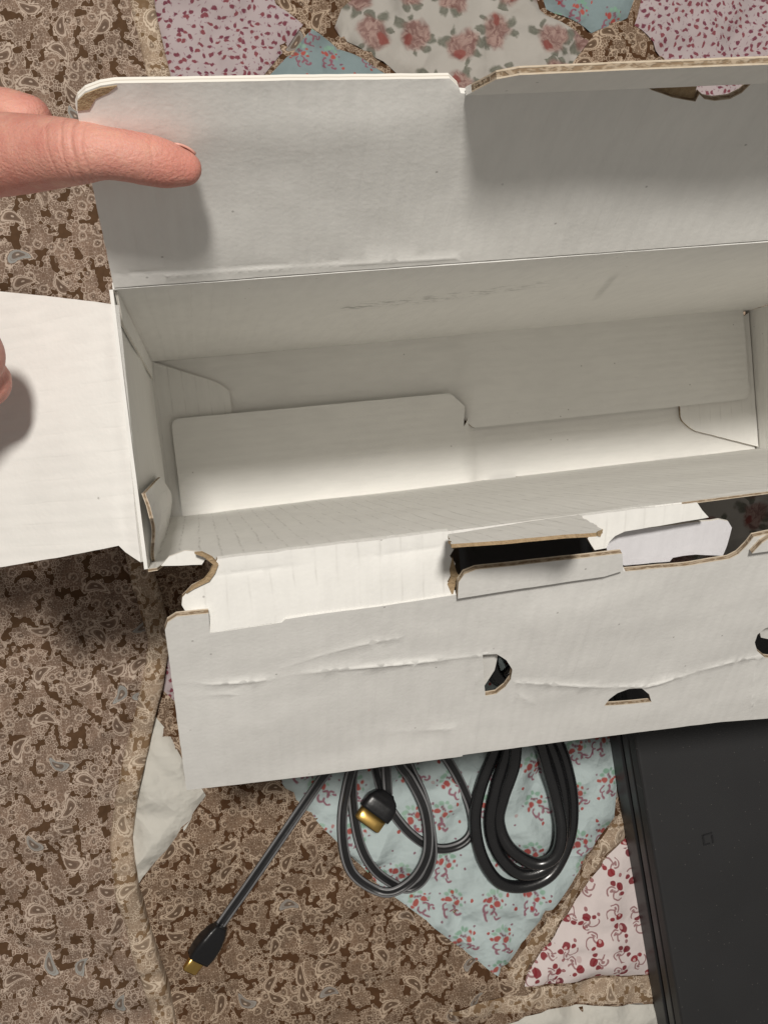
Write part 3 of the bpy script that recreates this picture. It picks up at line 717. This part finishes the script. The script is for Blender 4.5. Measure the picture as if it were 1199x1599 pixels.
def plug(parent, start, dirv, up, lens, widths, heights, shell, shell_len, name='plug_or_filler'):
    dirv = dirv.normalized()
    path = [start+dirv*lens*i/12 for i in range(13)]
    def sc(t):
        i = min(len(widths)-2, int(t*(len(widths)-1))); f = t*(len(widths)-1)-i
        f = smooth01(f); return (widths[i]*(1-f)+widths[i+1]*f, heights[i]*(1-f)+heights[i+1]*f)
    body = sweep(name, path, rbox(28, .36), 'plug', parent, up, sc)
    e = start+dirv*lens
    sh = [e-dirv*.002, e+dirv*(shell_len-.0006), e+dirv*shell_len]
    kk = [1, 1, .93]
    prof_ = [(a*shell[0], b*shell[1]) for a, b in rbox(20, .5)]
    s_ = sweep('plug_shell', sh, prof_, 'gold', body, up, lambda t: (kk[round(t*2)],)*2)
    c1 = e+dirv*(shell_len-.001); 
    sweep('mouth_shade_cap', [c1, c1+dirv*.0013], [(a*shell[0]*.86, b*shell[1]*.74) for a, b in rbox(20, .5)], 'mouth_shade', body, up)  # dark solid cap paints the shade of the open shell round its contacts
    return body
# usb end, lower left
p0 = hpath[0]; d0 = (hpath[0]-hpath[4]); d0.z = 0
plug(hd, p0-d0.normalized()*.002+Vector((0, 0, .0016)), d0, Vector((.45, .25, .86)).normalized(), .0165, [.0026, .0042, .0050, .0052, .0048], [.0020, .0034, .0040, .0040, .0036], (.0034, .0016), .0062)
# video end, turned up on the loops
p1 = hpath[-1]
pl = plug(hd, p1+Vector((.0004, .001, .0005)), Vector((-.0088, -.0090, .0014)), Vector((-.42, -.25, .87)).normalized(), .0105, [.0026, .0058, .0070, .0072, .0070], [.0020, .0036, .0046, .0047, .0045], (.0062, .0024), .0056)

pc = thing('power_cord', 'thick glossy black cord coiled into an oval beside the console', 'cord', (.14, -.2, 0))
cp = [(0.13936, -0.16265), (0.13176, -0.17147), (0.12477, -0.18322), (0.11823, -0.19647), (0.1144, -0.21165), (0.116, -0.2279), (0.12239, -0.24053), (0.13346, -0.24565), (0.14755, -0.24248), (0.15733, -0.22835), (0.16038, -0.21179), (0.15893, -0.19481), (0.15406, -0.17944), (0.14693, -0.16673), (0.13936, -0.16265), (0.13434, -0.16902), (0.13023, -0.18126), (0.12454, -0.19757), (0.12099, -0.21285), (0.12339, -0.22726), (0.13238, -0.23836), (0.14439, -0.23773), (0.15252, -0.22804), (0.1557, -0.2133), (0.15436, -0.19549), (0.14982, -0.18019), (0.14375, -0.16909), (0.13808, -0.16675), (0.1338, -0.17467), (0.13169, -0.18727), (0.12706, -0.20177), (0.12502, -0.21359), (0.1286, -0.22532), (0.13937, -0.23382), (0.14805, -0.23075), (0.15174, -0.22023), (0.15127, -0.20606), (0.14844, -0.19156), (0.14482, -0.17647), (0.14067, -0.1643), (0.13584, -0.15353), (0.12908, -0.14824), (0.12562, -0.13923), (0.13071, -0.13151), (0.13918, -0.13414), (0.14112, -0.14436), (0.13467, -0.15051), (0.12792, -0.14523), (0.12732, -0.13666), (0.1333, -0.13471), (0.13693, -0.14232), (0.13208, -0.14727)]  # tail winds into an unseen coil, added to blacken the punched hole
cz = [0, 0, 0, 0, 0, 0, 0, 0, 0, 0, 0, 0, .001, .003, .004, .005, .004, .002, .001, .001, .002, .003, .003, .002, .002, .003, .005, .007, .007, .006, .003, .001, .003, .005, .007, .007, .005, .005, .006, .004, .003, .002, .002, .002, .003, .004, .006, .007, .007, .007, .007]
cz = (cz+[.007]*20)[:len(cp)]
cpath = path_on_quilt(with_z(cp, cz), .0028)
sweep('cord', cpath, [(.0028*math.cos(2*math.pi*k/20), .0028*math.sin(2*math.pi*k/20)) for k in range(20)], 'cord', pc)

SLOT_FILL = [Vector((*p, 0)) for p in [(0.11544, -0.09285), (0.17301, -0.09294)]]
zz = Vector((0, 0, .006))
sweep('plug_or_filler', [SLOT_FILL[0].lerp(SLOT_FILL[1], k/10)+zz for k in range(11)], [(a*.0125, b_*.0095) for a, b_ in rbox(24, .45)], 'plug', pc, scale=lambda t: (.75+.25*smooth01(t*3), .75+.25*smooth01(t*3)))  # invented plug block, added so the torn slot above looks dark
# ------------------------------------------------------------------ console at the right
m, b = material('matte_black_plastic'); x, y, z = sep(coords('Object'))
dv = vor(coords('Object'), 330.0); dust = step(.10, .03, S(dv.outputs['Distance']))*step(.90, .92, sep(S(dv.outputs['Color']))[1])
g = noi(coords('Object'), 1800.0, 2); big = noi(coords('Object'), 30.0, 4)
setp(b, mix(dust*.5, mix(big*.6+g*.3, (.016, .016, .017), (.026, .026, .027)), (.14, .13, .12)), op('ADD', .48, big*.2), .45, bump(g, .25, .0002)); M['console'] = m
m, b = material('black_plastic_side'); g = noi(coords('Object'), 900.0, 2)
setp(b, (.012, .012, .013), op('ADD', .38, g*.1), .5); M['console_side'] = m
con = thing('game_console', 'flat matte black console lying on the quilt at the lower right', 'console', (CON_A.x+.12, CON_A.y-.05, 0))
CW = .265
def slab(name, z0, z1, inset, mat, bev=.0012, parent=con):
    pts = []
    for u, v in ((inset, CON_TOP+inset), (CW-inset, CON_TOP+inset), (CW-inset, CON_BOT-inset), (inset, CON_BOT-inset)):
        q = CON_A+CON_N*u+CON_D*v; pts.append(q)
    bm = bmesh.new()
    lo = [bm.verts.new((q.x, q.y, z0)) for q in pts]; hi = [bm.verts.new((q.x, q.y, z1)) for q in pts]
    bm.faces.new(lo); bm.faces.new(hi)
    for i in range(4): bm.faces.new((lo[i], lo[(i+1) % 4], hi[(i+1) % 4], hi[i]))
    bmesh.ops.recalc_face_normals(bm, faces=bm.faces)
    bmesh.ops.bevel(bm, geom=list(bm.edges), offset=bev, segments=3, affect='EDGES', profile=.6)
    me = bpy.data.meshes.new(name); bm.to_mesh(me); bm.free()
    for p in me.polygons: p.use_smooth = False
    return link(name, me, parent, (M[mat],))
slab('base_shell', -.0050, .0072, .0004, 'console_side')
slab('recess', .0060, .0100, .0030, 'console_side', .0004)
slab('middle_shell', .0090, .0155, .0008, 'console_side')
slab('recess', .0145, .0175, .0034, 'console_side', .0004)
top = slab('top_shell', .0165, .0240, .0006, 'console', .0016)
# the small raised square mark on the lid
MK = [(0.21112, -0.22716)][0]
def bar(name, cx, cy, a, b_, parent, mat):
    q0 = Vector((cx, cy)); pts = [q0+CON_N*s1*a+CON_D*s2*b_ for s1, s2 in ((-1, -1), (1, -1), (1, 1), (-1, 1))]
    bm = bmesh.new()
    lo = [bm.verts.new((q.x, q.y, .0238)) for q in pts]; hi = [bm.verts.new((q.x, q.y, .0243)) for q in pts]
    bm.faces.new(hi); bm.faces.new(lo)
    for i in range(4): bm.faces.new((lo[i], lo[(i+1) % 4], hi[(i+1) % 4], hi[i]))
    bmesh.ops.recalc_face_normals(bm, faces=bm.faces)
    me = bpy.data.meshes.new(name); bm.to_mesh(me); bm.free()
    return link(name, me, parent, (M[mat],))
for (du, dv, a, b_) in ((-.0022, 0, .0004, .0024), (.0020, .0006, .0004, .0018), (.0001, -.0022, .0021, .0003), (-.0006, .0022, .0012, .0003)):
    c_ = Vector(MK)+CON_N*du+CON_D*dv
    bar('square_mark', c_.x, c_.y, a, b_, top, 'cord')

# ------------------------------------------------------------------ the hand
IX = [(0.00049, 0.01956, 0.213)][0][0]          # the crease of the first finger joint
def skin_mat():
    m, b = material('skin')
    p = coords('Object')
    n1 = noi(p, 90.0, 4, .6); n2 = noi(p, 1400.0, 3, .6); n3 = noi(p, 260.0, 3, .6)
    col = mix(step(.3, .7, n1), (.62, .31, .245), (.55, .23, .185))
    col = mix(step(.5, .8, n3)*.6, col, (.64, .38, .28))
    col = mix(step(IX+.004, IX+.020, sep(p)[0])*.5, col, (.58, .21, .165))
    put(b.inputs['Subsurface Weight'], .25); b.inputs['Subsurface Radius'].default_value = (.008, .003, .0015); b.inputs['Subsurface Scale'].default_value = .25
    x_, y_, z_ = sep(p)
    def fold_line(x0, w): return step(w, 0.0, ab(x_ - x0 + (n1-.5)*.004 + (z_-.21)*.25))
    wr = fold_line(IX, .0009)*-5.0 + fold_line(IX-.0022, .0006)*-3.0 + fold_line(IX+.0019, .0006)*-2.5 + fold_line(IX-.0050, .0006)*-2.0 + fold_line(IX+.0135, .0006)*-1.5
    setp(b, col, .52, .35, bump(n2*.9+n3*.6+wr*.18, .45, .0007)); return m
M['skin'] = skin_mat()
m, b = material('finger_nail'); setp(b, (.62, .33, .27), .35, .45); M['nail'] = m
hand = None
parts = []
def limb(pts, radii, flat=1.0, up=Vector((0, 0, 1)), n=8, K=20):
    """tapered tube with rounded ends, used to raise the hand's surface"""
    P = catmull([Vector(p) for p in pts], n)
    Rr = catmull([Vector((r, 0, 0)) for r in radii], n)
    co = []; fa = []
    d0 = (P[0]-P[1]).normalized(); d1 = (P[-1]-P[-2]).normalized()
    rings = [(P[0]+d0*Rr[0].x*math.sin(a), Rr[0].x*math.cos(a)) for a in (1.45, 1.1, .7, .35)]
    rings += [(p, r.x) for p, r in zip(P, Rr)]
    rings += [(P[-1]+d1*Rr[-1].x*math.sin(a), Rr[-1].x*math.cos(a)) for a in (.35, .7, 1.1, 1.45)]
    for i, (p, r) in enumerate(rings):
        t = (rings[min(i+1, len(rings)-1)][0]-rings[max(0, i-1)][0]).normalized()
        s_ = t.cross(up).normalized(); u_ = s_.cross(t)
        for k in range(K):
            a = 2*math.pi*k/K; co.append(p+s_*r*math.cos(a)+u_*r*flat*math.sin(a))
    for i in range(len(rings)-1):
        for j in range(K): fa.append((i*K+j, i*K+(j+1) % K, (i+1)*K+(j+1) % K, (i+1)*K+j))
    fa.append(tuple(range(K-1, -1, -1))); fa.append(tuple(range((len(rings)-1)*K, len(rings)*K)))
    parts.append((co, fa))
IDX = [(0.01771, 0.01528, 0.2125), (0.01497, 0.01586, 0.213), (0.01184, 0.0166, 0.2138), (0.00785, 0.0173, 0.2148), (0.00399, 0.018, 0.215), (-4e-05, 0.0189, 0.213), (-0.00505, 0.02077, 0.2075), (-0.01172, 0.02307, 0.2), (-0.01869, 0.02522, 0.193), (-0.02581, 0.02707, 0.187)]
limb(IDX + [(-.060, .024, .182), (-.080, .020, .180)], [.0034, .0043, .0046, .0046, .0047, .0056, .0064, .0074, .0082, .0090, .0100, .012], up=Vector((0, -.3, .95)))
MID = [(-0.0121, 0.03419, 0.186), (-0.01715, 0.03506, 0.184), (-0.02502, 0.03539, 0.18)]
limb(MID + [(-.062, .036, .174), (-.084, .030, .172)], [.0050, .0064, .0080, .0100, .012])
limb([(-.036, .052, .150), (-.050, .050, .158), (-.068, .044, .164), (-.088, .036, .167)], [.006, .0074, .0090, .011])
limb([(-.046, .060, .138), (-.058, .058, .146), (-.074, .050, .155), (-.092, .042, .160)], [.0052, .0064, .0076, .010])
THB = [(-0.02874, -0.01779, 0.1795), (-0.0315, -0.0151, 0.183), (-0.03419, -0.012, 0.189)]
limb(THB + [(-.062, -.020, .197), (-.082, .000, .196), (-.104, .014, .188)], [.0058, .0082, .0092, .0105, .0138, .017])
limb([(-.076, .018, .182), (-.098, .018, .184), (-.128, .018, .186), (-.156, .016, .188)], [.013, .018, .020, .019], flat=.68)
limb([(-.080, .030, .173), (-.102, .028, .176), (-.130, .026, .180), (-.158, .022, .185)], [.013, .017, .019, .019], flat=.68)
limb([(-.088, .040, .163), (-.106, .036, .168), (-.134, .032, .175), (-.160, .026, .182)], [.011, .014, .016, .017], flat=.68)
limb([(-.145, .020, .184), (-.175, .020, .187), (-.215, .022, .193), (-.285, .026, .203), (-.37, .032, .215)], [.021, .025, .029, .034, .038], flat=.74)
co = []; fa = []
for c_, f_ in parts:
    b0 = len(co); co += c_; fa += [tuple(i+b0 for i in f) for f in f_]
me = bpy.data.meshes.new('hand'); me.from_pydata(co, [], fa); me.update()
tmp = bpy.data.objects.new('hand_build', me); COL.objects.link(tmp)
rm = tmp.modifiers.new('r', 'REMESH'); rm.mode = 'VOXEL'; rm.voxel_size = .0009
sm = tmp.modifiers.new('s', 'SMOOTH'); sm.factor = .5; sm.iterations = 5
dg = bpy.context.evaluated_depsgraph_get()
hm = bpy.data.meshes.new_from_object(tmp.evaluated_get(dg))
bpy.data.objects.remove(tmp); hm.name = 'hand'
for p in hm.polygons: p.use_smooth = True
hm.materials.clear()
hand = link('hand', hm, None, (M['skin'],))
tag(hand, 'hand reaching in from the left, index finger pressing the lid open', 'hand')
# nail on the back of the index finger
ax = (Vector(IDX[0])-Vector(IDX[1])).normalized(); dors = Vector((0, .80, -.60)); dors = (dors-ax*dors.dot(ax)).normalized(); side = ax.cross(dors)
co = []; fa = []
for i in range(9):
    u = i/8; c_ = Vector(IDX[1])*(1-u)+(Vector(IDX[0])+ax*.0018)*u; rr = .0037+.0010*u-.0018*u*u
    hw = .85*(1-.25*abs(2*u-1)**4)
    for k in range(9):
        a = (k/8*2-1)*hw; co.append(c_+dors*math.cos(a)*rr+side*math.sin(a)*rr)
for i in range(8):
    for k in range(8): fa.append((i*9+k, i*9+k+1, (i+1)*9+k+1, (i+1)*9+k))
me = bpy.data.meshes.new('finger_nail'); me.from_pydata(co, [], fa); me.update()
for p in me.polygons: p.use_smooth = True
nl = link('finger_nail', me, hand, (M['nail'],))
md = nl.modifiers.new('thickness', 'SOLIDIFY'); md.thickness = .0004; md.offset = 1
